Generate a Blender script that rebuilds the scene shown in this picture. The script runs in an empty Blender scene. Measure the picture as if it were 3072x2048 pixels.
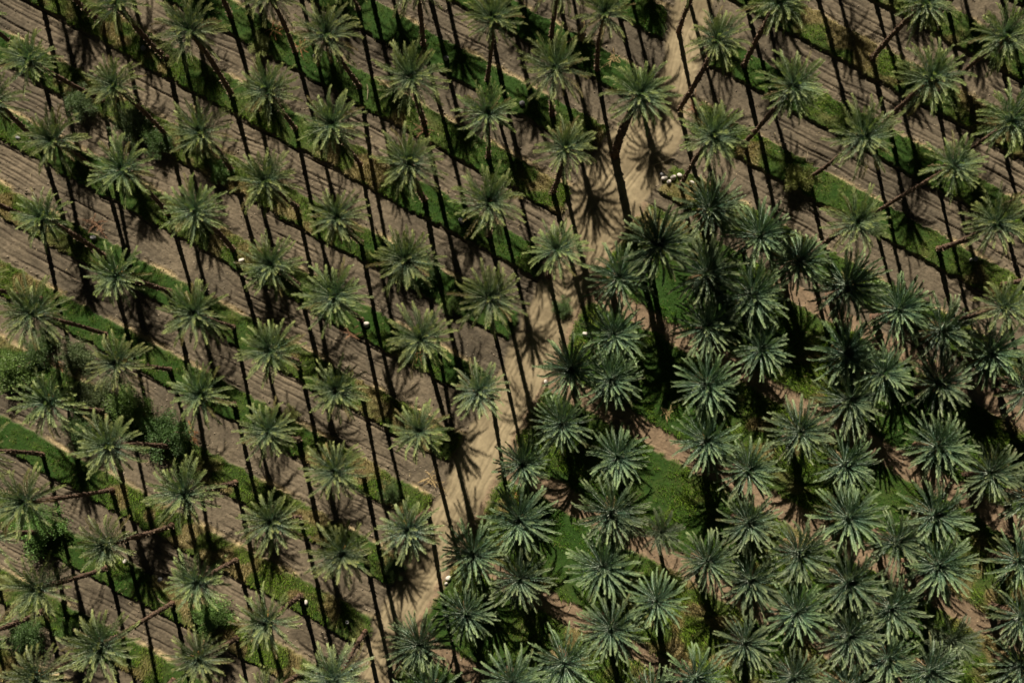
import bpy, math
import numpy as np
from math import radians, cos, sin, pi

# ------------------------------------------------------------------ camera, world, sun, exposure
S = bpy.context.scene
CAM_H = 105.0
PXM = 24.6                      # photo pixels per metre on the ground
NX, NY = 1490.0, 1321.0         # photo pixel straight below the camera
cam_d = bpy.data.cameras.new('camera')
cam = bpy.data.objects.new('camera', cam_d)
S.collection.objects.link(cam)
cam.location = (0, 0, CAM_H)
cam.rotation_euler = (0, 0, 0)
cam_d.sensor_width = 36.0
cam_d.lens = 36.0 * PXM * CAM_H / 3072.0
cam_d.shift_x = (1536 - NX) / 3072.0
cam_d.shift_y = (NY - 1024) / 3072.0
cam_d.clip_end = 5000
S.camera = cam

SHX, SHY = 124.0, -518.0         # shadow offset of a tall crown in photo pixels (right, up)
SH_H = 14.2
L_sh = math.hypot(SHX, SHY) / PXM
SUN_EL = math.atan2(SH_H, L_sh)
sx, sy = -SHX, -SHY             # towards the sun
nrm = math.hypot(sx, sy)
SUN_AZ = math.atan2(sx, sy)     # clockwise from +Y
w = bpy.data.worlds.new("World"); S.world = w; w.use_nodes = True
nt = w.node_tree; bg = nt.nodes['Background']
sky = nt.nodes.new('ShaderNodeTexSky'); sky.sky_type = 'NISHITA'; sky.sun_disc = False
sky.altitude = 3000; sky.air_density = .06; sky.dust_density = 0.0; sky.ozone_density = 1.0
sky.sun_elevation = SUN_EL; sky.sun_rotation = SUN_AZ
nt.links.new(sky.outputs[0], bg.inputs[0]); bg.inputs[1].default_value = 0.05
sd = bpy.data.lights.new('sun', 'SUN'); sd.energy = 5.0; sd.angle = radians(0.5); sd.color = (1.0, 0.91, 0.77)
sun = bpy.data.objects.new('sun', sd); S.collection.objects.link(sun)
from mathutils import Vector, Matrix, Euler
dvec = Vector((sx / nrm * cos(SUN_EL), sy / nrm * cos(SUN_EL), sin(SUN_EL)))
sun.rotation_euler = dvec.to_track_quat('Z', 'Y').to_euler(); sun.location = dvec * 150
S.view_settings.view_transform = 'Standard'; S.view_settings.look = 'None'
S.view_settings.exposure = 0.85; S.view_settings.gamma = 1.0

rng = np.random.default_rng(11)
def W(px, py):                  # photo pixel -> ground point
    return (px - NX) / PXM, (NY - py) / PXM

# ------------------------------------------------------------------ helpers
def np_mesh(name, V, F3=None, F4=None, col=None, smooth=False):
    V = np.asarray(V, np.float32)
    me = bpy.data.meshes.new(name)
    me.vertices.add(len(V)); me.vertices.foreach_set('co', V.ravel())
    n3 = 0 if F3 is None else len(F3); n4 = 0 if F4 is None else len(F4)
    idx = []; tot = []
    if n3: idx.append(np.asarray(F3, np.int32).ravel()); tot.append(np.full(n3, 3, np.int32))
    if n4: idx.append(np.asarray(F4, np.int32).ravel()); tot.append(np.full(n4, 4, np.int32))
    idx = np.concatenate(idx); tot = np.concatenate(tot)
    me.loops.add(len(idx)); me.loops.foreach_set('vertex_index', idx)
    me.polygons.add(len(tot))
    st = np.zeros(len(tot), np.int32); st[1:] = np.cumsum(tot)[:-1]
    me.polygons.foreach_set('loop_start', st); me.polygons.foreach_set('loop_total', tot)
    me.polygons.foreach_set('use_smooth', np.full(len(tot), smooth, bool))
    if col is not None:
        a = me.color_attributes.new('tint', 'FLOAT_COLOR', 'POINT')
        c = np.ones((len(V), 4), np.float32); c[:, :3] = col
        a.data.foreach_set('color', c.ravel())
    me.update(calc_edges=True); me.validate()
    return me
def link(name, me, mat=None, parent=None):
    o = bpy.data.objects.new(name, me); S.collection.objects.link(o)
    if mat is not None and not me.materials: me.materials.append(mat)
    if parent is not None: o.parent = parent
    return o
def empty(name, loc, rz=0):
    o = bpy.data.objects.new(name, None); S.collection.objects.link(o)
    o.location = loc; o.rotation_euler = (0, 0, rz); o.empty_display_size = .5
    return o
def tag(o, label=None, cat=None, group=None, kind=None):
    if label: o['label'] = label
    if cat: o['category'] = cat
    if group: o['group'] = group
    if kind: o['kind'] = kind
    return o

def vnoise(x, y, scale, seed):
    """smooth value noise in [-1,1]"""
    r = np.random.default_rng(seed); g = r.uniform(-1, 1, (256, 256))
    u = x / scale + 1000.37; v = y / scale + 1000.73
    i = np.floor(u).astype(int); j = np.floor(v).astype(int); fu = u - i; fv = v - j
    fu = fu * fu * (3 - 2 * fu); fv = fv * fv * (3 - 2 * fv)
    i0 = i % 256; i1 = (i + 1) % 256; j0 = j % 256; j1 = (j + 1) % 256
    return (g[i0, j0] * (1 - fu) + g[i1, j0] * fu) * (1 - fv) + (g[i0, j1] * (1 - fu) + g[i1, j1] * fu) * fv
def fbm(x, y, scale, seed, octv=4):
    s = 0; a = 1; t = 0
    for k in range(octv):
        s = s + a * vnoise(x, y, scale / 2 ** k, seed + k * 17); t += a; a *= .55
    return s / t
def sstep(a, b, x):
    t = np.clip((x - a) / (b - a), 0, 1); return t * t * (3 - 2 * t)

# ------------------------------------------------------------------ materials
def mat(name, base=None, attr=False, rough=.8, noise=None, bump=None, transl=0.0, spec=.3, var=0.0, tone=None):
    m = bpy.data.materials.new(name); m.use_nodes = True
    n = m.node_tree.nodes; l = m.node_tree.links
    b = n['Principled BSDF']; b.inputs['Roughness'].default_value = rough
    b.inputs['Specular IOR Level'].default_value = spec
    tc = n.new('ShaderNodeTexCoord')
    if attr:
        a = n.new('ShaderNodeAttribute'); a.attribute_name = 'tint'; src = a.outputs['Color']
    else:
        c = n.new('ShaderNodeRGB'); c.outputs[0].default_value = (*base, 1); src = c.outputs[0]
    if noise:
        sc, lo, hi = noise
        t = n.new('ShaderNodeTexNoise'); t.inputs['Scale'].default_value = sc; t.inputs['Detail'].default_value = 6
        l.new(tc.outputs['Object'], t.inputs['Vector'])
        mr = n.new('ShaderNodeMapRange'); mr.inputs['From Min'].default_value = .3; mr.inputs['From Max'].default_value = .7
        mr.inputs['To Min'].default_value = lo; mr.inputs['To Max'].default_value = hi
        l.new(t.outputs['Fac'], mr.inputs['Value'])
        mx = n.new('ShaderNodeVectorMath'); mx.operation = 'SCALE'
        l.new(src, mx.inputs[0]); l.new(mr.outputs[0], mx.inputs['Scale']); src = mx.outputs[0]
    if tone:
        tn = n.new('ShaderNodeVectorMath'); tn.operation = 'MULTIPLY'; tn.inputs[1].default_value = tone
        l.new(src, tn.inputs[0]); src = tn.outputs[0]
    if var:
        oi = n.new('ShaderNodeObjectInfo')
        hs = n.new('ShaderNodeHueSaturation')
        m1 = n.new('ShaderNodeMapRange'); m1.inputs['To Min'].default_value = 1 - var; m1.inputs['To Max'].default_value = 1 + var
        l.new(oi.outputs['Random'], m1.inputs['Value']); l.new(m1.outputs[0], hs.inputs['Value'])
        m2 = n.new('ShaderNodeMath'); m2.operation = 'MULTIPLY_ADD'; m2.inputs[1].default_value = .03; m2.inputs[2].default_value = .485
        l.new(oi.outputs['Random'], m2.inputs[0]); l.new(m2.outputs[0], hs.inputs['Hue'])
        l.new(src, hs.inputs['Color']); src = hs.outputs[0]
    l.new(src, b.inputs['Base Color'])
    if bump:
        sc, st, dist = bump
        t2 = n.new('ShaderNodeTexNoise'); t2.inputs['Scale'].default_value = sc; t2.inputs['Detail'].default_value = 5
        l.new(tc.outputs['Object'], t2.inputs['Vector'])
        bp = n.new('ShaderNodeBump'); bp.inputs['Strength'].default_value = st; bp.inputs['Distance'].default_value = dist
        l.new(t2.outputs['Fac'], bp.inputs['Height']); l.new(bp.outputs[0], b.inputs['Normal'])
    if transl:
        tr = n.new('ShaderNodeBsdfTranslucent')
        tm_ = n.new('ShaderNodeVectorMath'); tm_.operation = 'MULTIPLY'; tm_.inputs[1].default_value = (1.0, 1.2, .62)
        l.new(src, tm_.inputs[0]); l.new(tm_.outputs[0], tr.inputs['Color'])
        ms = n.new('ShaderNodeMixShader'); ms.inputs[0].default_value = transl
        l.new(b.outputs[0], ms.inputs[1]); l.new(tr.outputs[0], ms.inputs[2])
        l.new(ms.outputs[0], n['Material Output'].inputs['Surface'])
    return m
M_GROUND = mat('soil', attr=True, rough=.95, noise=(3.5, .8, 1.2), bump=(5, .9, .06), spec=.1)
M_TRACK = mat('track_sand', attr=True, rough=.95, noise=(2.2, .9, 1.1), bump=(6, .5, .03), spec=.1)
M_GRASS = mat('grass_blades', attr=True, rough=.7, transl=.25, spec=.15)
M_STRAW = mat('straw', attr=True, rough=.8, spec=.2)
M_LEAF = mat('palm_leaf', attr=True, rough=.44, transl=.22, spec=.4, var=.13)
M_LEAFD = mat('palm_leaf_dense', attr=True, rough=.42, transl=.16, spec=.42, var=.15)
M_LEAFS = mat('palm_leaf_silver', attr=True, rough=.36, transl=.25, spec=.6, tone=(1.25, 1.25, 1.5))
M_TRUNK = mat('palm_trunk', attr=True, rough=.9, noise=(9, .6, 1.35), bump=(14, .8, .04), spec=.15)
M_FRUIT = mat('fruit_stalk', attr=True, rough=.5, noise=(8, .8, 1.2))
M_STONE = mat('pale_stone', (.50, .46, .40), rough=.8, noise=(5, .86, 1.1), bump=(9, .4, .03))
M_STONEG = mat('grey_stone', (.22, .22, .22), rough=.85, noise=(5, .7, 1.15), bump=(9, .5, .03))
M_BUSH = mat('bush_leaf', attr=True, rough=.5, transl=.22, spec=.35, var=.12)
M_WOOD = mat('twig_wood', (.16, .11, .075), rough=.9, noise=(9, .7, 1.3))
M_DEAD = mat('dead_frond', attr=True, rough=.8, transl=.1, spec=.2)
M_PIPE = mat('white_plastic', (.75, .75, .73), rough=.4, noise=(6, .9, 1.05))

# ------------------------------------------------------------------ layout functions (photo pixels)
def lattice(i, j):
    return 503.18 + 192.886 * i + 2.50 * j, 178.79 + 105.583 * i + 232.48 * j
SLOPE = 105.583 / 192.886
ROWP = 232.48 - 2.5 * SLOPE
ROW0 = 178.79 - 503.18 * SLOPE
def rowcoord(px, py):           # integer on every planting line
    return (py - px * SLOPE - ROW0) / ROWP
TRK = np.array([(2125, -420), (2105, -150), (2080, 0), (2052, 150), (2012, 300), (1925, 430), (1845, 560), (1775, 700), (1705, 830), (1640, 960),
                (1575, 1110), (1505, 1250), (1437, 1390), (1365, 1530), (1290, 1680), (1225, 1800), (1160, 1930), (1105, 2060), (1040, 2250), (900, 2600)], float)
TRW = np.array([60, 58, 52, 50, 55, 85, 95, 70, 62, 60, 62, 58, 56, 52, 55, 50, 45, 42, 45, 50], float)
def track_dist(px, py):         # signed: negative = left of the track; second value = half width
    x = np.interp(py, TRK[:, 1], TRK[:, 0]); wd = np.interp(py, TRK[:, 1], TRW) * 1.12
    dx = np.interp(py + 5, TRK[:, 1], TRK[:, 0]) - np.interp(py - 5, TRK[:, 1], TRK[:, 0])
    c = 10 / np.hypot(dx, 10)
    return (px - x) * c, wd
def surf(X, Y):
    """height and masks of the ground at world X,Y"""
    px = NX + X * PXM; py = NY - Y * PXM
    n1 = fbm(X, Y, 3.0, 3); n2 = fbm(X, Y, .9, 5); n3 = fbm(X, Y, .32, 8, 2); nl = fbm(X, Y, 14, 21, 3)
    td, tw = track_dist(px + n1 * 14, py)
    trk = 1 - sstep(tw - 9, tw + 9, np.abs(td) + n2 * 9)
    rc = rowcoord(px, py)
    grove = (td > 0) & (rc > -1.55)
    # ---- orchard strips
    f = rc - np.round(rc)                       # -0.5..0.5 ; grass about -.20..+.22
    e = f + n2 * .042 + n1 * .038 + n3 * .014
    g1 = sstep(-.235, -.20, e) * (1 - sstep(.215, .235, e))
    thin = sstep(.30, .62, vnoise(X, Y, 3.4, 77) * .5 + .5 + .25 * n1)   # bare patches on the strips
    endfade = sstep(tw + 5, tw + 26, np.abs(td) + n2 * 12)
    g1 = g1 * endfade
    # ---- grove lanes
    wv = py - .5625 * px
    k = (wv + 472) / 338.0
    fl = (k - np.round(k)) * 338.0
    lane = (1 - sstep(30, 44, np.abs(fl) + n2 * 12 + n1 * 14)) * np.where(k < .5, sstep(2260, 2360, px), 1.0)
    g2 = (1 - lane) * endfade
    gm = np.where(grove, g2, g1) * (1 - trk)
    h = .34 * np.where(grove, g2 * .5, g1) * (1 - trk)
    # ---- ruts in the orchard lanes
    u = (px + py * SLOPE) / PXM; v = (rc % 1.0) * ROWP / PXM * .877      # metres across, 0..8.3
    lr = np.floor(rc); lo = np.sin(lr * 12.9898) * .28; la = .12 + .88 * sstep(-.45, .35, vnoise(u, lr * 7.3, 9.0, 35))
    wob = lo + vnoise(u, v * .2, 5.0, 31) * .22 + vnoise(u, v * .2, 1.3, 32) * .05
    rut = np.zeros_like(X); lanes_m = (1 - gm) * (1 - trk)
    for q, c in enumerate((2.15, 2.75, 3.05, 3.7, 4.25, 4.6, 5.2, 5.75, 6.05)):
        amp = .5 + .5 * vnoise(u, v * 0 + q * 9.1, 4.0, 50 + q)
        rut += (.15 + .95 * sstep(.2, .8, amp)) * np.exp(-((v - c - wob * (1 + .5 * (q % 3))) / .10) ** 2) * ((q % 3 == 0) * .5 + .7)
    vt = td / PXM
    rt2 = np.zeros_like(X)
    for q, c in enumerate((-1.7, -1.2, -.9, .5, .9, 1.3, 1.9)):
        rt2 += np.exp(-((vt - c - vnoise(py / PXM, X * 0, 6, 90 + q) * .3) / .12) ** 2)
    ruto = np.where(grove, .25, 1.0) * rut * lanes_m * la
    h = h - ruto * .23 - rt2 * trk * .05 + n3 * .022 * lanes_m + n2 * .03 + n1 * .03 * gm + n3 * .03 * gm
    h = h - .10 * trk
    # little ridge of clods beside the strip's upper edge
    ridge = np.exp(-((f + .285) / .03) ** 2) * (~grove) * (1 - trk)
    h = h + ridge * (.05 + .09 * np.clip(n3 + n2, -.3, 1))
    straw = np.exp(-((f + .240 + .03 * n1) / .030) ** 2) * np.clip(.15 + 1.2 * vnoise(X, Y, 2.2, 61), 0, 1) * (~grove) * (1 - trk)
    straw2 = np.clip(sstep(.45, .75, vnoise(X, Y, 1.6, 66) * .5 + .5) * gm * sstep(.5, .75, nl * .8 + .5), 0, 1)
    return h, gm, trk, grove, straw, straw2, thin, n1, n2, n3, nl, ruto

# ------------------------------------------------------------------ terrain: one tensor grid, fine in view, stretched to the horizon
STEP = .12
xs = np.arange(W(-260, 0)[0], W(3330, 0)[0], STEP); ys = np.arange(W(0, 2300)[1], W(0, -330)[1], STEP)
grow = .5 * 1.35 ** np.arange(26)
ext = np.cumsum(grow)
xs = np.concatenate([xs[0] - ext[::-1], xs, xs[-1] + ext]); ys = np.concatenate([ys[0] - ext[::-1], ys, ys[-1] + ext])
GX, GY = np.meshgrid(xs, ys)            # rows: y
H, gm, trk, grove, straw, straw2, thin, n1, n2, n3, nl, rut = surf(GX, GY)
def lerp(a, b, t): return a * (1 - t[..., None]) + b * t[..., None]
C = lambda *v: np.array(v, float)
base = lerp(C(.078, .065, .046), C(.148, .119, .080), np.clip(.5 + .7 * n1 + .8 * nl, 0, 1))
dampm = sstep(.15, .5, fbm(GX, GY, 5.0, 140, 3))
base = base * (1 + .28 * n3 + .22 * n2 - .25 * dampm)[..., None]
base = lerp(base, C(.09, .068, .05), np.clip(rut * .35, 0, .5))  # furrow shade painted into the soil colour along the ruts
lanec = lerp(C(.16, .115, .073), C(.24, .17, .108), np.clip(.5 + n2, 0, 1)) * (1 + .15 * n3)[..., None]
base = np.where(grove[..., None], lanec, base)
gc = lerp(C(.028, .060, .012), C(.070, .088, .022), np.clip(.4 + nl + .6 * n2, 0, 1))
col = lerp(base, gc, gm)
col = lerp(col, C(.40, .31, .17), np.clip(straw * .85, 0, 1))
col = lerp(col, C(.20, .15, .07), np.clip(straw2 * .7, 0, 1))
tc = lerp(C(.180, .143, .086), C(.295, .238, .145), np.clip(.5 + 1.3 * n1, 0, 1)) * (1 + .10 * n3 + .10 * n2)[..., None]
col = lerp(col, tc, trk)
col = np.clip(col, .01, 1)
ny_, nx_ = GX.shape
vid = np.arange(ny_ * nx_).reshape(ny_, nx_)
quads = np.stack([vid[:-1, :-1], vid[:-1, 1:], vid[1:, 1:], vid[1:, :-1]], -1).reshape(-1, 4)
tmask = ((trk[:-1, :-1] + trk[1:, 1:]) * .5 > .5).ravel()
Vall = np.stack([GX, GY, H], -1).reshape(-1, 3); Call = col.reshape(-1, 3)
def sub(q, name, m):
    used = np.unique(q); mp = np.zeros(len(Vall), np.int64); mp[used] = np.arange(len(used))
    return link(name, np_mesh(name, Vall[used], F4=mp[q], col=Call[used], smooth=True), m)
tag(sub(quads[~tmask], 'ground', M_GROUND), kind='structure')
tag(sub(quads[tmask], 'dirt_track', M_TRACK), kind='structure')
def ground_z(x, y):
    i = int(np.clip(np.searchsorted(xs, x), 0, nx_ - 1)); j = int(np.clip(np.searchsorted(ys, y), 0, ny_ - 1))
    return float(H[j, i])

# ------------------------------------------------------------------ grass, dry grass (nobody could count them)
fx0, fx1 = 26, nx_ - 27; fy0, fy1 = 26, ny_ - 27
def scatter(n, prob):
    """random points of the fine grid accepted with probability prob"""
    i = rng.integers(fx0, fx1, n); j = rng.integers(fy0, fy1, n)
    ok = rng.random(n) < prob[j, i]
    i = i[ok]; j = j[ok]
    return GX[j, i] + rng.uniform(-.06, .06, len(i)), GY[j, i] + rng.uniform(-.06, .06, len(i)), H[j, i], j, i
def blades(x, y, z, hgt, wid, leanr, az=None):
    n = len(x); az = rng.uniform(0, 2 * pi, n) if az is None else az
    le = leanr * rng.uniform(.3, 1, n)
    dx = np.cos(az); dy = np.sin(az)
    V = np.zeros((n, 3, 3))
    V[:, 0] = np.stack([x - dy * wid, y + dx * wid, z - .02], -1)
    V[:, 1] = np.stack([x + dy * wid, y - dx * wid, z - .02], -1)
    V[:, 2] = np.stack([x + dx * le * hgt, y + dy * le * hgt, z + hgt * np.sqrt(np.clip(1 - le ** 2 * .5, .05, 1))], -1)
    return V.reshape(-1, 3), np.arange(3 * n).reshape(n, 3)
lush = np.clip(1.15 - .7 * thin, .25, 1)
x, y, z, jj, ii = scatter(1150000, gm * lush)
hg = rng.uniform(.10, .34, len(x)) * (.45 + 1.1 * np.clip(nl[jj, ii] + .8 * n2[jj, ii] + .5, 0, 1))
hg = hg * np.where(grove[jj, ii], .6 + 1.5 * np.clip(n1[jj, ii] + n2[jj, ii] + .45, 0, 1.3), 1.0)
V, F = blades(x, y, z, hg, rng.uniform(.022, .045, len(x)), .9)
t = np.clip(.38 + 1.2 * nl[jj, ii] + .9 * n2[jj, ii] + .7 * n1[jj, ii] + rng.normal(0, .16, len(x)), 0, 1)[:, None]
gcol = (C(.044, .135, .012) * (1 - t) + C(.140, .225, .022) * t)
br = np.clip(straw2[jj, ii] * 1.2 + (rng.random(len(x)) < .04) * .8, 0, .9)[:, None]
gcol = gcol * (1 - br) + C(.27, .20, .085) * br
gcol *= rng.uniform(.75, 1.2, len(x))[:, None]
tag(link('grass', np_mesh('grass', V, F3=F, col=np.repeat(gcol, 3, 0)), M_GRASS), kind='stuff')
x, y, z, jj, ii = scatter(700000, np.clip(straw * .8 + straw2 * .25 + .006 * (1 - trk), 0, 1))
V, F = blades(x, y, z + .02, rng.uniform(.12, .42, len(x)), rng.uniform(.014, .03, len(x)), 1.35)
sc = C(.50, .40, .22) * rng.uniform(.45, 1.15, len(x))[:, None]
tag(link('dry_grass', np_mesh('dry_grass', V, F3=F, col=np.repeat(sc, 3, 0)), M_STRAW), kind='stuff')
# soil clods (gravel-sized, uncountable)
x, y, z, jj, ii = scatter(160000, (1 - gm) * (1 - trk) * (.12 + .9 * np.exp(-((((rowcoord(NX + GX * PXM, NY - GY * PXM) + .5) % 1) - .5 + .285) / .05) ** 2)))
r = .03 + .13 * rng.random(len(x)) ** 3
P = np.array([(1, 0, 0), (0, 1, 0), (-1, 0, 0), (0, -1, 0), (0, 0, .9)], float)
V = P[None] * r[:, None, None] * rng.uniform(.6, 1.3, (len(x), 5, 1)); a = rng.uniform(0, 6.28, len(x))
Vx = V[..., 0] * np.cos(a)[:, None] - V[..., 1] * np.sin(a)[:, None]; Vy = V[..., 0] * np.sin(a)[:, None] + V[..., 1] * np.cos(a)[:, None]
V = np.stack([Vx + x[:, None], Vy + y[:, None], V[..., 2] + z[:, None] - .01], -1).reshape(-1, 3)
o5 = (np.arange(len(x)) * 5)[:, None, None]
F = (np.array([(0, 1, 4), (1, 2, 4), (2, 3, 4), (3, 0, 4)])[None] + o5).reshape(-1, 3)
tag(link('soil_clods', np_mesh('soil_clods', V, F3=F, col=np.repeat(C(.17, .138, .10) * rng.uniform(.55, 1.7, len(x))[:, None], 5, 0)), M_GROUND), kind='stuff')

# ------------------------------------------------------------------ plant meshes
class Acc:
    def __init__(s): s.V = []; s.F3 = []; s.F4 = []; s.C = []; s.n = 0
    def add(s, V, F3=None, F4=None, col=(1, 1, 1)):
        V = np.asarray(V, float).reshape(-1, 3)
        if F3 is not None and len(F3): s.F3.append(np.asarray(F3) + s.n)
        if F4 is not None and len(F4): s.F4.append(np.asarray(F4) + s.n)
        s.V.append(V); s.C.append(np.broadcast_to(np.asarray(col, float), V.shape).copy()); s.n += len(V)
    def mesh(s, name, smooth=False):
        return np_mesh(name, np.concatenate(s.V), np.concatenate(s.F3) if s.F3 else None, np.concatenate(s.F4) if s.F4 else None, np.concatenate(s.C), smooth)
def tube(acc, P, R, col, k=4):
    P = np.asarray(P, float); R = np.broadcast_to(np.asarray(R, float), (len(P),))
    T = np.gradient(P, axis=0); T /= np.linalg.norm(T, axis=1)[:, None] + 1e-9
    ref = np.array([0, 0, 1.0]) if abs(T[:, 2]).mean() < .9 else np.array([1.0, 0, 0])
    A = np.cross(T, ref); A /= np.linalg.norm(A, axis=1)[:, None] + 1e-9; B = np.cross(T, A)
    a = np.arange(k) / k * 2 * pi
    V = P[:, None] + R[:, None, None] * (A[:, None] * np.cos(a)[None, :, None] + B[:, None] * np.sin(a)[None, :, None])
    q = []
    for i in range(len(P) - 1):
        for j in range(k): q.append((i * k + j, i * k + (j + 1) % k, (i + 1) * k + (j + 1) % k, (i + 1) * k + j))
    acc.add(V, F4=q, col=col)
def frond(acc, r, az, el, L, droop, nleaf, leafL, leafW, vang, c_leaf, c_tip, c_rib, rib=.028, org=(0, 0, 0), jit=.12, curl=0.0, sweep=(58, 24), start=.14):
    n = 12; t = np.linspace(0, 1, n)
    e = el - droop * t ** 1.5; a = az + curl * t ** 2
    d = np.stack([np.cos(e) * np.cos(a), np.cos(e) * np.sin(a), np.sin(e)], -1)
    P = np.array(org) + np.concatenate([[np.zeros(3)], np.cumsum((d[1:] + d[:-1]) * .5 * L / (n - 1), 0)])
    tube(acc, P, rib * (1 - .8 * t), c_rib, 3)
    m = nleaf; tt = np.repeat(np.linspace(start, .995, m), 2); side = np.tile([1., -1.], m)
    tt = np.clip(tt + r.normal(0, .006, 2 * m), 0, 1)
    B = np.stack([np.interp(tt, t, P[:, k]) for k in range(3)], -1)
    D = np.stack([np.interp(tt, t, d[:, k]) for k in range(3)], -1); D /= np.linalg.norm(D, axis=1)[:, None]
    Sd = np.cross(D, [0, 0, 1.0]); Sd /= np.linalg.norm(Sd, axis=1)[:, None] + 1e-6
    N = np.cross(Sd, D)
    s = (tt - start) / (1 - start)
    fa = np.radians(sweep[0] + (sweep[1] - sweep[0]) * s) + r.normal(0, jit, 2 * m)
    va = vang + r.normal(0, jit * 1.6, 2 * m)
    ll = leafL * (.35 + .75 * np.sin(pi * (.06 + .80 * s)) ** .9) * r.uniform(.85, 1.1, 2 * m)
    dirv = np.cos(fa)[:, None] * D + np.sin(fa)[:, None] * (np.cos(va)[:, None] * Sd * side[:, None] + np.sin(va)[:, None] * N)
    wv = np.cross(dirv, N); wv /= np.linalg.norm(wv, axis=1)[:, None] + 1e-6
    wv = wv + N * r.normal(0, .35, 2 * m)[:, None]
    ww = leafW * (1 - .3 * s)
    mid = B + dirv * (ll * .45)[:, None]; tip = B + dirv * ll[:, None] - np.array([0, 0, 1.0]) * (ll * .10)[:, None]
    V = np.stack([B, mid + wv * ww[:, None], tip, mid - wv * ww[:, None]], 1)
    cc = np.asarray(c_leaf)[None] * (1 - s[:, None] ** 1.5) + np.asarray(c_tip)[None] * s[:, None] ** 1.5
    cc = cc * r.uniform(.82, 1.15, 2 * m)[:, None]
    base = np.arange(2 * m)[:, None] * 4
    acc.add(V.reshape(-1, 3), F4=base + np.array([[0, 1, 2, 3]]), col=np.repeat(cc, 4, 0))
GA = pi * (3 - 5 ** .5)
def crown_mesh(name, seed, kind):
    r = np.random.default_rng(seed); acc = Acc()
    N = {'tall': 58, 'dense': 66, 'young': 40}[kind]
    ph = r.uniform(0, 6.28)
    for k in range(N):
        f = (k + .5) / N
        az = ph + k * GA + r.normal(0, .10)
        if kind == 'tall':
            el = radians(82 - 70 * f ** .95 + r.normal(0, 8)); L = (2.6 + 1.2 * min(1, f * 2.2)) * r.uniform(.74, 1.13)
            dr = radians(r.uniform(30, 62)); cl = C(.062, .125, .102); ct = C(.33, .37, .13)
            if f > .55: cl = C(.090, .145, .080)
            if r.random() < .10 and f > .5: cl = C(.16, .15, .055); ct = C(.22, .18, .07)
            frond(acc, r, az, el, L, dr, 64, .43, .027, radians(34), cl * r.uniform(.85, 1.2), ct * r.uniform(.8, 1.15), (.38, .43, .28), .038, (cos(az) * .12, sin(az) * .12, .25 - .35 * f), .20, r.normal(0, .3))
        elif kind == 'dense':
            el = radians(74 - 74 * f ** .9 + r.normal(0, 8)); L = (2.4 + 1.45 * min(1, f * 2.0)) * r.uniform(.84, 1.1)
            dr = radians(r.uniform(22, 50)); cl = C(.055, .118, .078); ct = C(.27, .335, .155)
            if r.random() < .12 and f > .5: ct = C(.20, .20, .08)
            frond(acc, r, az, el, L, dr, 62, .46, .029, radians(46), cl * r.uniform(.8, 1.25), ct * r.uniform(.8, 1.2), (.50, .58, .46), .046, (cos(az) * .16, sin(az) * .16, .25 - .35 * f), .15, r.normal(0, .3), (44, 18))
        else:
            el = radians(76 - 70 * f + r.normal(0, 7)); L = (1.5 + .7 * min(1, f * 2)) * r.uniform(.85, 1.1)
            frond(acc, r, az, el, L, radians(r.uniform(25, 50)), 32, .38, .026, radians(35), C(.085, .125, .075), C(.13, .16, .08), (.2, .24, .15), .022, (0, 0, .1), .12, r.normal(0, .3))
    nz, kk = 5, 9; hz = np.linspace(0, 1, nz); ha = np.arange(kk) / kk * 2 * pi
    HV = np.stack([.30 * np.cos(hz * 1.5)[:, None] * np.cos(ha)[None], .30 * np.cos(hz * 1.5)[:, None] * np.sin(ha)[None], np.broadcast_to((-.15 + .5 * hz)[:, None], (nz, kk))], -1)
    hi = np.arange(nz * kk).reshape(nz, kk); hn = np.roll(hi, -1, 1)
    acc.add(HV, F4=np.stack([hi[:-1], hn[:-1], hn[1:], hi[1:]], -1).reshape(-1, 4), col=C(.17, .18, .10))
    for k in range(18):         # the spear leaves in the heart
        az = r.uniform(0, 6.28); el = radians(r.uniform(62, 88))
        frond(acc, r, az, el, r.uniform(.9, 1.7) * (.7 if kind == 'young' else 1), radians(r.uniform(10, 30)), 22, .26, .026, radians(40), C(.105, .150, .105), C(.15, .19, .11), (.30, .36, .27), .034, (cos(az) * .08, sin(az) * .08, .1), .12, r.normal(0, .3), (36, 14), .1)
    if kind != 'young':         # oldest fronds, dry and hanging; dense crowns get an added skirt to thicken shade
        for k in range(2 if kind == 'tall' else 16):
            az = r.uniform(0, 6.28)
            frond(acc, r, az, radians(r.uniform(-62, -40) if kind == 'dense' else r.uniform(-40, -15)), 2.6 * r.uniform(.7, 1), radians(45), 26, .34, .024, radians(5), C(.21, .15, .075), C(.24, .18, .09), (.26, .19, .10), .028, (cos(az) * .15, sin(az) * .15, -.3), .3, 0)
    return acc.mesh(name)
def fruit_mesh(name, seed):
    r = np.random.default_rng(seed); acc = Acc()
    for k in range(r.integers(4, 8)):
        az = r.uniform(0, 6.28); L = r.uniform(.8, 1.3); el = radians(r.uniform(35, 70))
        t = np.linspace(0, 1, 7); P = np.stack([cos(az) * (.15 + L * t * cos(el)), sin(az) * (.15 + L * t * cos(el)), .25 + L * (t * sin(el) - .8 * t ** 2.2)], -1)
        tube(acc, P, .035 * (1 - .4 * t), C(.50, .28, .08) * r.uniform(.7, 1.1), 4)
        for q in range(16):
            a2 = az + r.normal(0, .7); L2 = r.uniform(.25, .5)
            p0 = P[-1 - r.integers(0, 2)]; p1 = p0 + np.array([cos(a2) * L2 * .6, sin(a2) * L2 * .6, -L2 * .6])
            tube(acc, [p0, (p0 + p1) / 2 + [0, 0, .06], p1], [.014, .012, .006], C(.48, .25, .07) * r.uniform(.6, 1.2), 3)
    return acc.mesh(name)
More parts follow.
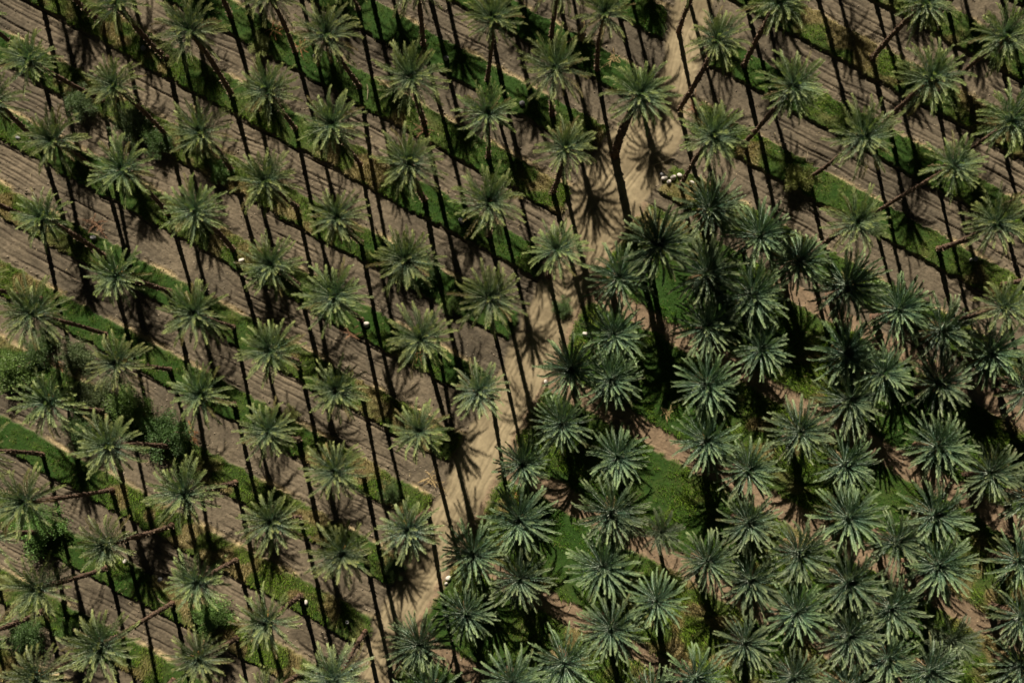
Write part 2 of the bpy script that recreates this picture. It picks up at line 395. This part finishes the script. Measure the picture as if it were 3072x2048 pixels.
def trunk_mesh(name, seed, Hh=14.0, r0=.245, fat=1.0):
    r = np.random.default_rng(seed); k = 14; nz = int(Hh / .14)
    z = np.linspace(-.25, Hh, nz); a = np.arange(k) / k * 2 * pi
    bend = np.stack([.22 * np.sin(z / Hh * pi) * cos(seed), .22 * np.sin(z / Hh * pi) * sin(seed)], -1)
    rad = r0 * (1 + .45 * np.exp(-((z + .1) / .5) ** 2) + .10 * np.sin(z * 1.3 + seed)) * (1 - .12 * z / Hh)
    top = np.exp(-((z - Hh) / 1.1) ** 2); rad = rad * (1 + .75 * top)
    ph = z[:, None] / .27 + a[None] / (2 * pi) * 2.0
    saw = (ph % 1.0)
    R = rad[:, None] * (1 + .13 * saw + r.normal(0, .08, (nz, k))) + (r.random((nz, k)) < .07 * (1 + 3 * top[:, None])) * r.uniform(.02, .12, (nz, k))
    R *= fat
    V = np.stack([R * np.cos(a)[None] + bend[:, :1], R * np.sin(a)[None] + bend[:, 1:], np.broadcast_to(z[:, None], R.shape)], -1)
    idx = np.arange(nz * k).reshape(nz, k); nxt = np.roll(idx, -1, 1)
    q = np.stack([idx[:-1], nxt[:-1], nxt[1:], idx[1:]], -1).reshape(-1, 4)
    c = C(.115, .075, .052)[None, None] * (.65 + .6 * saw + r.normal(0, .1, (nz, k)))[..., None]
    low = np.exp(-((z) / .9) ** 2)[:, None, None]
    c = c * (1 - low * .6) + C(.15, .085, .05) * low * .6
    tp = top[:, None, None] * (r.random((nz, k, 1)) < .6)
    c = c * (1 - tp * .7) + C(.20, .16, .09) * tp * .7
    acc = Acc(); acc.add(V, F4=q, col=np.clip(c, .02, .6).reshape(-1, 3))
    # stubs of cut leaf bases
    for _ in range(int(150 * fat)):
        q_ = r.random(); zz = Hh - abs(r.normal(0, 1.3)) if q_ < .35 else (r.uniform(0, 1.2) if q_ < .5 else r.uniform(0, Hh))
        aa = r.uniform(0, 6.28); i = min(nz - 1, max(0, int((zz + .25) / (Hh + .25) * (nz - 1))))
        rr = rad[i] * fat; dv = np.array([cos(aa), sin(aa), 0]); p = np.array([bend[i, 0], bend[i, 1], zz]) + dv * rr * .8
        s = np.array([-sin(aa), cos(aa), 0]) * r.uniform(.04, .08)
        tipp = p + dv * r.uniform(.14, .32) + np.array([0, 0, r.uniform(.1, .3)])
        acc.add([p - s, p + s, tipp + s * .5, tipp - s * .5], F4=[(0, 1, 2, 3)], col=C(.20, .15, .10) * r.uniform(.5, 1.4))
    return acc.mesh(name)

CR_T = [crown_mesh('crown', 100 + k, 'tall') for k in range(10)]
CR_D = [crown_mesh('crown', 200 + k, 'dense') for k in range(7)]
CR_Y = [crown_mesh('crown', 300, 'young')]
FR = [fruit_mesh('fruit_stalks', 400 + k) for k in range(3)]
TR_H = 14.0
TR = [trunk_mesh('trunk', 500 + k, TR_H) for k in range(4)]
TR_FAT = trunk_mesh('trunk', 520, TR_H, .28, 1.5)
TR_D = [trunk_mesh('trunk', 530 + k, TR_H, .36) for k in range(2)]

pr = np.random.default_rng(5)
def palm(name, base_px, crown_px, h, kind, label, group, scale=1.0, fat=False, fruit=None, silver=False):
    bx, by = W(*base_px); bz = ground_z(bx, by)
    f = (CAM_H - h) / CAM_H
    cx, cy = (crown_px[0] - NX) / PXM * f, (NY - crown_px[1]) / PXM * f
    root = empty(name, (bx, by, bz)); tag(root, label, 'palm tree', group)
    d = Vector((cx - bx, cy - by, h - bz)); ln = d.length
    tm = TR_FAT if fat else (TR[pr.integers(len(TR))] if kind == 'tall' else TR_D[pr.integers(len(TR_D))])
    t = link('trunk', tm, M_TRUNK, root)
    t.rotation_euler = d.to_track_quat('Z', 'Y').to_euler()
    sc = pr.uniform(.88, 1.12) if not fat else 1
    if kind == 'young': sc = .6
    t.scale = (sc, sc, ln / TR_H)
    cm = {'tall': CR_T, 'dense': CR_D, 'young': CR_Y}[kind]
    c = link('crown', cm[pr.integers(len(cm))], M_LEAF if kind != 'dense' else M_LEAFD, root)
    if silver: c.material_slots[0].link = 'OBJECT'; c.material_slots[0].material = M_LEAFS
    c.location = d; s = scale * pr.uniform(.86, 1.08) * (1.10 if kind == 'dense' else 1)
    c.scale = (s, s, s * pr.uniform(.92, 1.08)); c.rotation_euler = (pr.normal(0, .10), pr.normal(0, .10), pr.uniform(0, 6.28))
    if fruit if fruit is not None else (pr.random() < (.4 if kind == 'tall' else .2)):
        if kind != 'young':
            q = link('fruit_stalks', FR[pr.integers(3)], M_FRUIT, root); q.location = d; q.rotation_euler = (0, 0, pr.uniform(0, 6.28))
    return root

ORD = ['', 'first', 'second', 'third', 'fourth', 'fifth', 'sixth', 'seventh', 'eighth', 'ninth', 'tenth', 'eleventh', 'twelfth', 'thirteenth', 'fourteenth', 'fifteenth', 'sixteenth', 'seventeenth', 'eighteenth', 'nineteenth', 'twentieth', 'twenty-first', 'twenty-second', 'twenty-third', 'twenty-fourth']
CR = {(-1,1):(96,188),(-1,2):(168,424),(-1,3):(143,658),(0,0):(357,18),(0,1):(353,265),(0,2):(375,515),(1,0):(576,100),(1,1):(609,404),(1,2):(589,634),
(-2,2):(-13,303),(2,-1):(812,-9),(2,0):(810,277),(3,-1):(980,116),(3,0):(1000,377),(4,-1):(1237,239),(4,0):(1225,496),(5,-2):(1478,67),(5,-1):(1460,344),(5,0):(1464,612),
(2,1):(799,551),(3,1):(1016,658),(6,-2):(1665,212),(6,-1):(1696,451),(7,-3):(1812,51),(8,-3):(2152,129),(8,-2):(2134,411),(9,-4):(2330,13),(9,-3):(2370,266),
(10,-3):(2584,415),(11,-4):(2785,241),(11,-3):(2852,503),(12,-5):(3004,118),(12,-4):(3022,370),(12,-3):(2982,674),(12,-2):(3004,924),(10,-2):(2562,670),
(-1,4):(103,942),(0,3):(357,828),(1,3):(589,942),(0,4):(357,1090),(-1,5):(156,1206),(1,4):(609,1181),(0,5):(332,1338),(-1,6):(89,1504),(-1,7):(120,1763),(-1,8):(120,2025),
(0,6):(330,1625),(0,7):(312,1932),(1,5):(558,1477),(1,6):(598,1741),(1,7):(598,1970),
(2,2):(817,797),(2,3):(817,1054),(2,4):(808,1293),(3,2):(1004,893),(3,3):(1013,1170),(4,1):(1217,782),(4,2):(1263,1018),(4,3):(1259,1295),(5,1):(1464,893),
(3,4):(1013,1415),(3,5):(1025,1656),(3,6):(1004,2035),(2,5):(817,1562),(2,6):(810,1861),(4,4):(1228,1585),(5,2):(1437,1174),(7,-2):(1915,290),(2,7):(802,2090),(0,8):(402,2150),
(-2,7):(-28,1612),(3,-2):(1030,-72),(4,-2):(1246,-58),(13,-2):(3218,1112)}
BASES = {(7,-2):(1844,464),(7,-3):(1790,212),(13,-2):(2990,1138),(-1,6):(340,1468)}
MAXJ = {-5: 12, -4: 12, -3: 11, -2: 10, -1: 9, 0: 8, 1: 8, 2: 7, 3: 6, 4: 4, 5: 2, 6: -1, 7: -2, 8: -2, 9: -3, 10: -2, 11: -3, 12: -2, 13: -2, 14: -3, 15: -3}
MISSING = {(10, -4), (10, -5), (-2, 5)}
cand = {}
for i, mj in MAXJ.items():
    for j in range(-12, mj + 1):
        if (i, j) in MISSING: continue
        b = BASES.get((i, j), lattice(i, j))
        if (i, j) in CR: c = CR[(i, j)]
        else:
            a = pr.uniform(.140, .168); c = (b[0] + a * (b[0] - NX) + pr.normal(0, 10), b[1] + a * (b[1] - NY) + pr.normal(0, 10))
        # keep what the photo shows: crown, trunk or its shadow
        x0 = min(b[0], c[0]) - 100; x1 = max(b[0] + 105, c[0]) + 100; y0 = min(b[1], c[1]) - 100; y1 = max(b[1] + 560, c[1] + 100)
        if x1 < 0 or x0 > 3072 or y1 < 0 or y0 > 2048: continue
        if b[0] < -60 and c[0] < -120: continue
        if b[0] > 3120 and c[0] > 3180: continue
        cand[(i, j)] = (b, c)
js = sorted({j for (_, j) in cand})
strip_no = {j: n + 1 for n, j in enumerate(js)}
inview = lambda c: -20 < c[0] < 3092 and -20 < c[1] < 2068
for (i, j), (b, c) in sorted(cand.items()):
    v = np.array(b) - (NX, NY); L = np.hypot(*v); rad = (np.array(c) - b) @ v / L
    a = np.clip(rad / L, .125, .215) if L > 450 else .152
    h = CAM_H * a / (1 + a)
    same = sorted([k for k in cand if k[1] == j and inview(cand[k][1])])
    sn = js.index(j) + 1
    rowtxt = ORD[sn]
    if inview(c):
        pos = same.index((i, j)) + 1
        lab = 'tall grey-green date palm, %s crown from left on %s grass strip from top right' % (ORD[pos], rowtxt)
    else:
        side = 'left' if c[0] < -20 else 'right' if c[0] > 3092 else 'top' if c[1] < 0 else 'bottom'
        oth = sorted([k for k in cand if k[1] == j and not inview(cand[k][1])]); pos = oth.index((i, j)) + 1
        lab = 'date palm leaning past the %s edge, %s cut-off palm of the %s grass strip' % (side, ORD[pos], rowtxt)
    grp = 'tall date palms along the grass strips'
    if (i, j) == (7, -2):
        palm('date_palm', b, c, h * 1.0, 'tall', 'stout date palm with a thick dark trunk leaning over the dirt track near the top', grp, 1.08, fat=True, fruit=True)
    elif (i, j) in ((4, 4), (5, 2)):
        palm('date_palm', b, c, h, 'tall', 'tall silvery date palm, %s of the two left of the lower dirt track' % ('lower' if i == 4 else 'upper'), grp, 1.02, silver=True)
    else:
        palm('date_palm', b, c, h, 'tall', lab, grp, silver=(i, j) == (3, 6))
palm('date_palm', (1646, 829), (1670, 755), 13.7, 'tall', 'tall pale date palm whose trunk stands alone in the middle of the dirt track', 'tall date palms along the grass strips', 1.0)

GROVE = [(2125,629),(1973,737),(1857,835),(2116,822),(2254,884),(2277,706),(2397,786),(2540,857),(2692,929),(1839,1005),(2118,982),(2279,1049),(1712,1107),(1830,1136),
(2118,1152),(1687,1270),(1853,1370),(2118,1322),(1565,1393),(2535,1058),(2821,991),(2968,1058),(2647,1121),(2812,1148),(2544,1202),(3075,1170),(2397,1295),(2808,1340),(2533,1389),
(1558,1558),(1833,1535),(1808,1701),(2120,1683),(1969,1803),(1558,1736),(1833,1884),(1690,1986),(2241,1411),(2243,1567),(2250,1736),(2232,1928),(2085,2031),(1536,2045),(1955,2078),
(1420,1660),(1397,1839),(1257,1933),(2968,1419),(2799,1544),(2544,1553),(2393,1656),(2687,1625),(2540,1745),(2812,1696),(3052,1680),(2388,1835),(2669,1821),(2544,1906),(3058,1848),
(2660,1973),(2379,2027),(2785,2010),(3058,1995),(3085,1490),(2540,2060),(1290,2075)]
SMALL = [(1982,1593),(2852,1915)]
gcols = {}
colx = [1270, 1410, 1560, 1695, 1838, 1970, 2118, 2250, 2392, 2540, 2670, 2810, 2965, 3068]
for g in GROVE:
    k = int(np.argmin([abs(g[0] - q) for q in colx])); gcols.setdefault(k, []).append(g)
for k, L in gcols.items():
    L.sort(key=lambda g: g[1])
    for n, g in enumerate(L):
        h = min(max(5.3 + pr.normal(0, .6), 4.3), 6.6)
        if g == (1973, 737): h = 8.5
        a = h / (CAM_H - h)
        b = (NX + (g[0] - NX) / (1 + a) + pr.normal(0, 6), NY + (g[1] - NY) / (1 + a) + pr.normal(0, 6))
        lab = 'squat grey-green grove palm, %s from the top in the %s grove column from the left' % (ORD[n + 1], ORD[k + 1])
        if g == (1973, 737): lab = 'darkest grove palm in deep shade at the top left corner of the dense grove'
        palm('grove_palm', b, g, h, 'dense', lab, 'dense palms of the lower right grove', {(1565,1393): .9}.get(g, 1.0))
for g, lab in zip(SMALL, ('small pale young palm in the gap of the dense grove', 'small low young palm beside the bright grass strip at lower right')):
    h = 3.8; a = h / (CAM_H - h)
    palm('young_palm', (NX + (g[0] - NX) / (1 + a), NY + (g[1] - NY) / (1 + a)), g, h, 'young', lab, 'young palms in the grove', 1.45)

# ------------------------------------------------------------------ bushes
def bush_meshes(seed, tone, loose=False):
    r = np.random.default_rng(seed); st = Acc(); fo = Acc()
    nb = 22 if not loose else 12
    for b in range(nb):
        az = r.uniform(0, 6.28); el = radians(r.uniform(15, 85)); L = r.uniform(.7, 1.15) * (1 if el < 1.1 else .85)
        t = np.linspace(0, 1, 6); w_ = r.normal(0, .10, 2)
        P = np.stack([cos(az) * cos(el) * L * t + w_[0] * t ** 2, sin(az) * cos(el) * L * t + w_[1] * t ** 2, sin(el) * L * t ** .8 * .95 - .12 * t ** 3], -1)
        tube(st, P, .03 * (1 - .8 * t) + .004, C(1, 1, 1), 4)
        for c in range(15):
            tt = r.uniform(.3, 1.0); p = np.array([np.interp(tt, t, P[:, q]) for q in range(3)]) + r.normal(0, .09, 3)
            m = 64; rad = r.uniform(.10, .24)
            o = r.normal(0, 1, (m, 3)); o /= np.linalg.norm(o, axis=1)[:, None]; o *= (rad * r.random(m) ** .4)[:, None]
            d = r.normal(0, 1, (m, 3)) + o * 6 + np.array([0, 0, .4]); d /= np.linalg.norm(d, axis=1)[:, None]
            s = np.cross(d, r.normal(0, 1, (m, 3))); s /= np.linalg.norm(s, axis=1)[:, None] + 1e-6
            ln = r.uniform(.035, .085, m)[:, None]; wd = ln * .17
            B = p + o
            V = np.stack([B, B + d * ln * .5 + s * wd, B + d * ln, B + d * ln * .5 - s * wd], 1)
            cc = np.asarray(tone) * r.uniform(.7, 1.25, (m, 1)) * r.uniform(.8, 1.2)
            fo.add(V.reshape(-1, 3), F4=np.arange(m)[:, None] * 4 + np.array([[0, 1, 2, 3]]), col=np.repeat(cc, 4, 0))
    return st.mesh('stems'), fo.mesh('foliage')
BV = [bush_meshes(1, C(.125, .215, .05)), bush_meshes(2, C(.090, .150, .045)), bush_meshes(3, C(.125, .17, .07)), bush_meshes(4, C(.25, .28, .085), True)]
BUSH = [(48,1095,72,0,2.6,'bright green bush cut by the left edge, largest on that edge'),(122,1062,48,1,2.0,'dark green bush just right of the bright bush on the left edge'),
(232,1070,50,2,2.0,'dull green bush above the crown, beside an orange frond heap near the left edge'),(300,1195,64,2,2.6,'green bush left of the darker of the big left bushes'),
(385,1235,72,0,3.0,'big bright bush between two tall palms at mid left'),(503,1295,72,1,3.0,'large dark green bush right of the big bright bush at mid left'),
(245,1290,52,1,2.2,'dark bush under the big bush cluster at mid left'),(147,1588,76,0,3.0,'round bright green bush at the lower left beside a leaning trunk'),
(92,1895,62,1,2.6,'dark bush in the bottom left corner'),(214,1893,34,0,1.4,'small vivid green bush in the bottom left corner'),
(652,1850,62,0,2.4,'bright spiky green bush right of a crown near the bottom left'),(660,518,40,0,1.5,'small light green bush beside a trunk on the upper left strips'),
(402,380,52,2,2.2,'grey-green bush under a crown at the upper left'),(482,432,44,1,2.0,'dark green bush joining the grey-green bush at the upper left'),
(250,318,48,2,2.0,'grey-green bush at a trunk foot between two upper left palms'),(1272,815,58,1,2.4,'dark bush half under a crown near the centre'),
(1357,905,36,0,1.4,'small green bush at the strip end left of the track'),(2382,545,50,3,2.8,'pale yellow-green shrub alone on a strip at the upper right'),
(785,138,36,3,1.2,'pale yellowish shrub on the strip near the top left'),(1178,1478,34,1,1.3,'dark bush in crown shade at the strip end left of the track'),
(1690,925,30,1,1.2,'small weedy bush on the right verge of the track'),(150,1010,36,1,1.6,'thin dark bush above the left edge bushes'),
(1180,1700,34,1,1.3,'dark bush beside the lower track under a silvery palm'),(880,1240,26,3,1.0,'tiny yellow-green bush on the strip at middle left')]
for n, (px, py, rr, v, hh, lab) in enumerate(BUSH):
    x, y = W(px, py); o = empty('bush', (x, y, ground_z(x, y) - .05), pr.uniform(0, 6.28)); tag(o, lab, 'bush', 'bushes among the palms')
    s = rr / PXM * 1.25; st, fo = BV[v]
    a = link('stems', st, M_WOOD, o); f = link('foliage', fo, M_BUSH, o)
    for q in (a, f): q.scale = (s, s, hh * .95)
# ------------------------------------------------------------------ boulders
def stone_mesh(seed):
    import bmesh
    r = np.random.default_rng(seed); bm = bmesh.new(); bmesh.ops.create_icosphere(bm, subdivisions=3, radius=1)
    ax = r.normal(0, 1, (9, 3)); ax /= np.linalg.norm(ax, axis=1)[:, None]; am = r.uniform(.03, .09, 9)
    for v in bm.verts:
        p = np.array(v.co); k = 1 + sum(am[q] * np.sin(3 * (p @ ax[q]) + q) for q in range(9)) * .7
        v.co = Vector((p[0] * k * 1.0, p[1] * k * .78, max(p[2] * k * .7, -.3)))
    me = bpy.data.meshes.new('boulder'); bm.to_mesh(me); bm.free()
    for p in me.polygons: p.use_smooth = True
    return me
SW = [stone_mesh(k) for k in range(4)]; SG = [m.copy() for m in SW]
ROCK = [(1987,524,8,1,'grey boulder in shade, upper left of the boulder cluster by the track'),(1992,537,10,0,'wide pale boulder at the left of the cluster by the track'),
(2018,537,10,0,'brightest boulder in the middle of the cluster by the track'),(2005,549,8.5,0,'lowest boulder of the cluster by the track'),
(2037,530,9,0,'round pale boulder on the right of the cluster, beside grass'),(2073,552,9,0,'pale boulder right of the leaning trunk, apart from the cluster'),
(1101,975,11,0,'lone white oblong boulder at a palm foot left of centre'),(1345,1733,10,0,'pale boulder at the right edge of the lower track'),
(1338,1749,6,0,'small stone touching the boulder at the lower track edge'),(1384,666,11,1,'grey boulder in the shade under a crown above centre'),
(1339,181,9,1,'pale grey boulder on a grass strip at the top, beside a trunk shadow'),(948,174,9,0,'cream boulder under the crown near the top left'),
(1565,315,10,1,'grey boulder between two upper crowns in tree shade'),(921,1804,9,0,'white boulder on the lowest strip near a cut trunk foot'),
(379,1681,8,0,'small white boulder right of a trunk foot at lower left'),(482,1737,10,1,'grey boulder near the left side of a lower left crown'),
(287,716,10,1,'grey boulder in deep shade at a palm foot at left'),(728,784,10,0,'pinkish pale boulder half hidden by a crown at left centre'),
(435,150,9,1,'dark grey boulder on the strip near the top left corner'),(2907,782,6,0,'small white boulder beside a trunk shadow at right'),
(2921,778,9,1,'grey boulder next to the small white one at right'),(60,418,8,1,'grey boulder at the left end of a crown near the left edge'),
(1755,1003,10,0,'white boulder touching a grove crown right of the track'),(1637,1145,8,0,'pinkish boulder at the track edge by the first grove palms'),
(1190,527,9,1,'grey boulder under the lower left fronds of an upper crown'),(1760,118,7,0,'small white boulder on straw beside a trunk near the top')]
for n, (px, py, rr, g, lab) in enumerate(ROCK):
    x, y = W(px, py); o = link('boulder', (SG if g else SW)[n % 4], M_STONEG if g else M_STONE)
    s = rr / PXM * .92; o.location = (x, y, ground_z(x, y) + .22 * s + .06); o.scale = (s, s, s * .95); o.rotation_euler = (0, 0, pr.uniform(0, 6.28))
    tag(o, lab, 'boulder', 'boulders at the palm feet')
# ------------------------------------------------------------------ standpipe
acc = Acc(); k = 20; a = np.arange(k) / k * 2 * pi; R = [.11, .11, .20, .20, .15, .15]; Z = [0, .5, .5, .62, .62, .3]
V = np.array([[r_ * cos(q), r_ * sin(q), z_] for r_, z_ in zip(R, Z) for q in a])
acc.add(V, F4=[(i * k + j, i * k + (j + 1) % k, (i + 1) * k + (j + 1) % k, (i + 1) * k + j) for i in range(5) for j in range(k)])
x, y = W(1045, 1861); o = link('standpipe', acc.mesh('standpipe'), M_PIPE); o.location = (x, y, ground_z(x, y))
tag(o, 'white open-topped irrigation standpipe ring in the gap of the lowest grass strip', 'pipe')
# ------------------------------------------------------------------ heaps of dead fronds and single fallen fronds
def heap_mesh(name, seed, nf, spread, colr):
    r = np.random.default_rng(seed); acc = Acc()
    for q in range(nf):
        az = r.uniform(0, 6.28); o_ = r.normal(0, spread, 2)
        frond(acc, r, az, radians(r.uniform(4, 22)), r.uniform(1.0, 2.0), radians(r.uniform(10, 28)), 22, .26, .022, radians(12), np.asarray(colr) * r.uniform(.7, 1.3), np.asarray(colr) * r.uniform(.7, 1.3), np.asarray(colr) * 1.2, .022, (o_[0], o_[1], r.uniform(.08, .3)), .3, r.normal(0, .3))
    return acc.mesh(name)
HM = [heap_mesh('frond_heap', 700, 12, .3, (.40, .20, .09)), heap_mesh('frond_heap', 701, 12, .35, (.30, .17, .10)), heap_mesh('frond_heap', 702, 14, .45, (.46, .34, .17))]
HEAP = [(283,668,1,1.0,'rust-brown heap of dry fronds on bare soil near the left edge'),(192,1098,0,.55,'small bright orange heap of fronds beside a trunk shadow at left'),
(574,1302,0,.85,'orange heap of dead fronds right of the large dark bush'),(1052,1002,1,.85,'rust heap of fronds below the lone white boulder'),
(1737,118,2,1.0,'straw-coloured heap of fronds by the small white boulder near the top'),(1838,178,2,.6,'large straw-coloured heap between two upper palms'),
(2078,328,1,.9,'reddish frond heap at the foot of a leaning trunk by the track'),(1271,392,1,.8,'rust-red heap at a trunk foot near the top centre'),
(828,95,0,.7,'orange-brown heap beside the pale yellowish shrub at top left'),(905,150,0,.6,'orange heap under a crown near the cream boulder'),
(1262,1066,0,.6,'small orange heap under the crown left of centre track'),(1548,1490,0,.45,'small orange heap at the grove edge by the track'),
(1292,1438,2,.8,'yellowish heap on the left verge of the track'),(2000,1240,2,.55,'tan heap on the green patch inside the grove')]
for px, py, v, s, lab in HEAP:
    x, y = W(px, py); o = link('frond_heap', HM[v], M_DEAD); o.location = (x, y, ground_z(x, y)); o.scale = (s, s, s); o.rotation_euler = (0, 0, pr.uniform(0, 6.28))
    tag(o, lab, 'frond heap', 'heaps of dead fronds')
r_ = np.random.default_rng(9); acc = Acc()
frond(acc, r_, 0, radians(6), 2.3, radians(14), 26, .2, .02, radians(5), C(.45, .38, .24), C(.5, .4, .25), (.6, .5, .36), .04, (-1.1, 0, .08), .3, .5)
FF = acc.mesh('fallen_frond')
FALL = [(1990,486,.3,1.0,'pale fallen frond on the track verge above the boulder cluster'),(1709,1822,1.1,.8,'pale curved frond lying on the grove lane near the bottom'),
(2956,1842,1.4,.8,'whitish fallen frond on the dirt lane near the bottom right'),(2420,478,1.2,.7,'pale fallen frond on soil above the yellow-green shrub'),
(480,1795,-.9,.9,'pale fallen frond on the wheel ruts at lower left'),(1106,282,1.4,.8,'upright pale frond on the bright grass near the top centre')]
for px, py, rz, s, lab in FALL:
    x, y = W(px, py); o = link('fallen_frond', FF, M_DEAD); o.location = (x, y, ground_z(x, y) + .03); o.scale = (s, s, s); o.rotation_euler = (0, 0, rz)
    tag(o, lab, 'fallen frond', 'single fallen fronds')
print('palms', len(cand) + len(GROVE) + 3, 'strips', js)
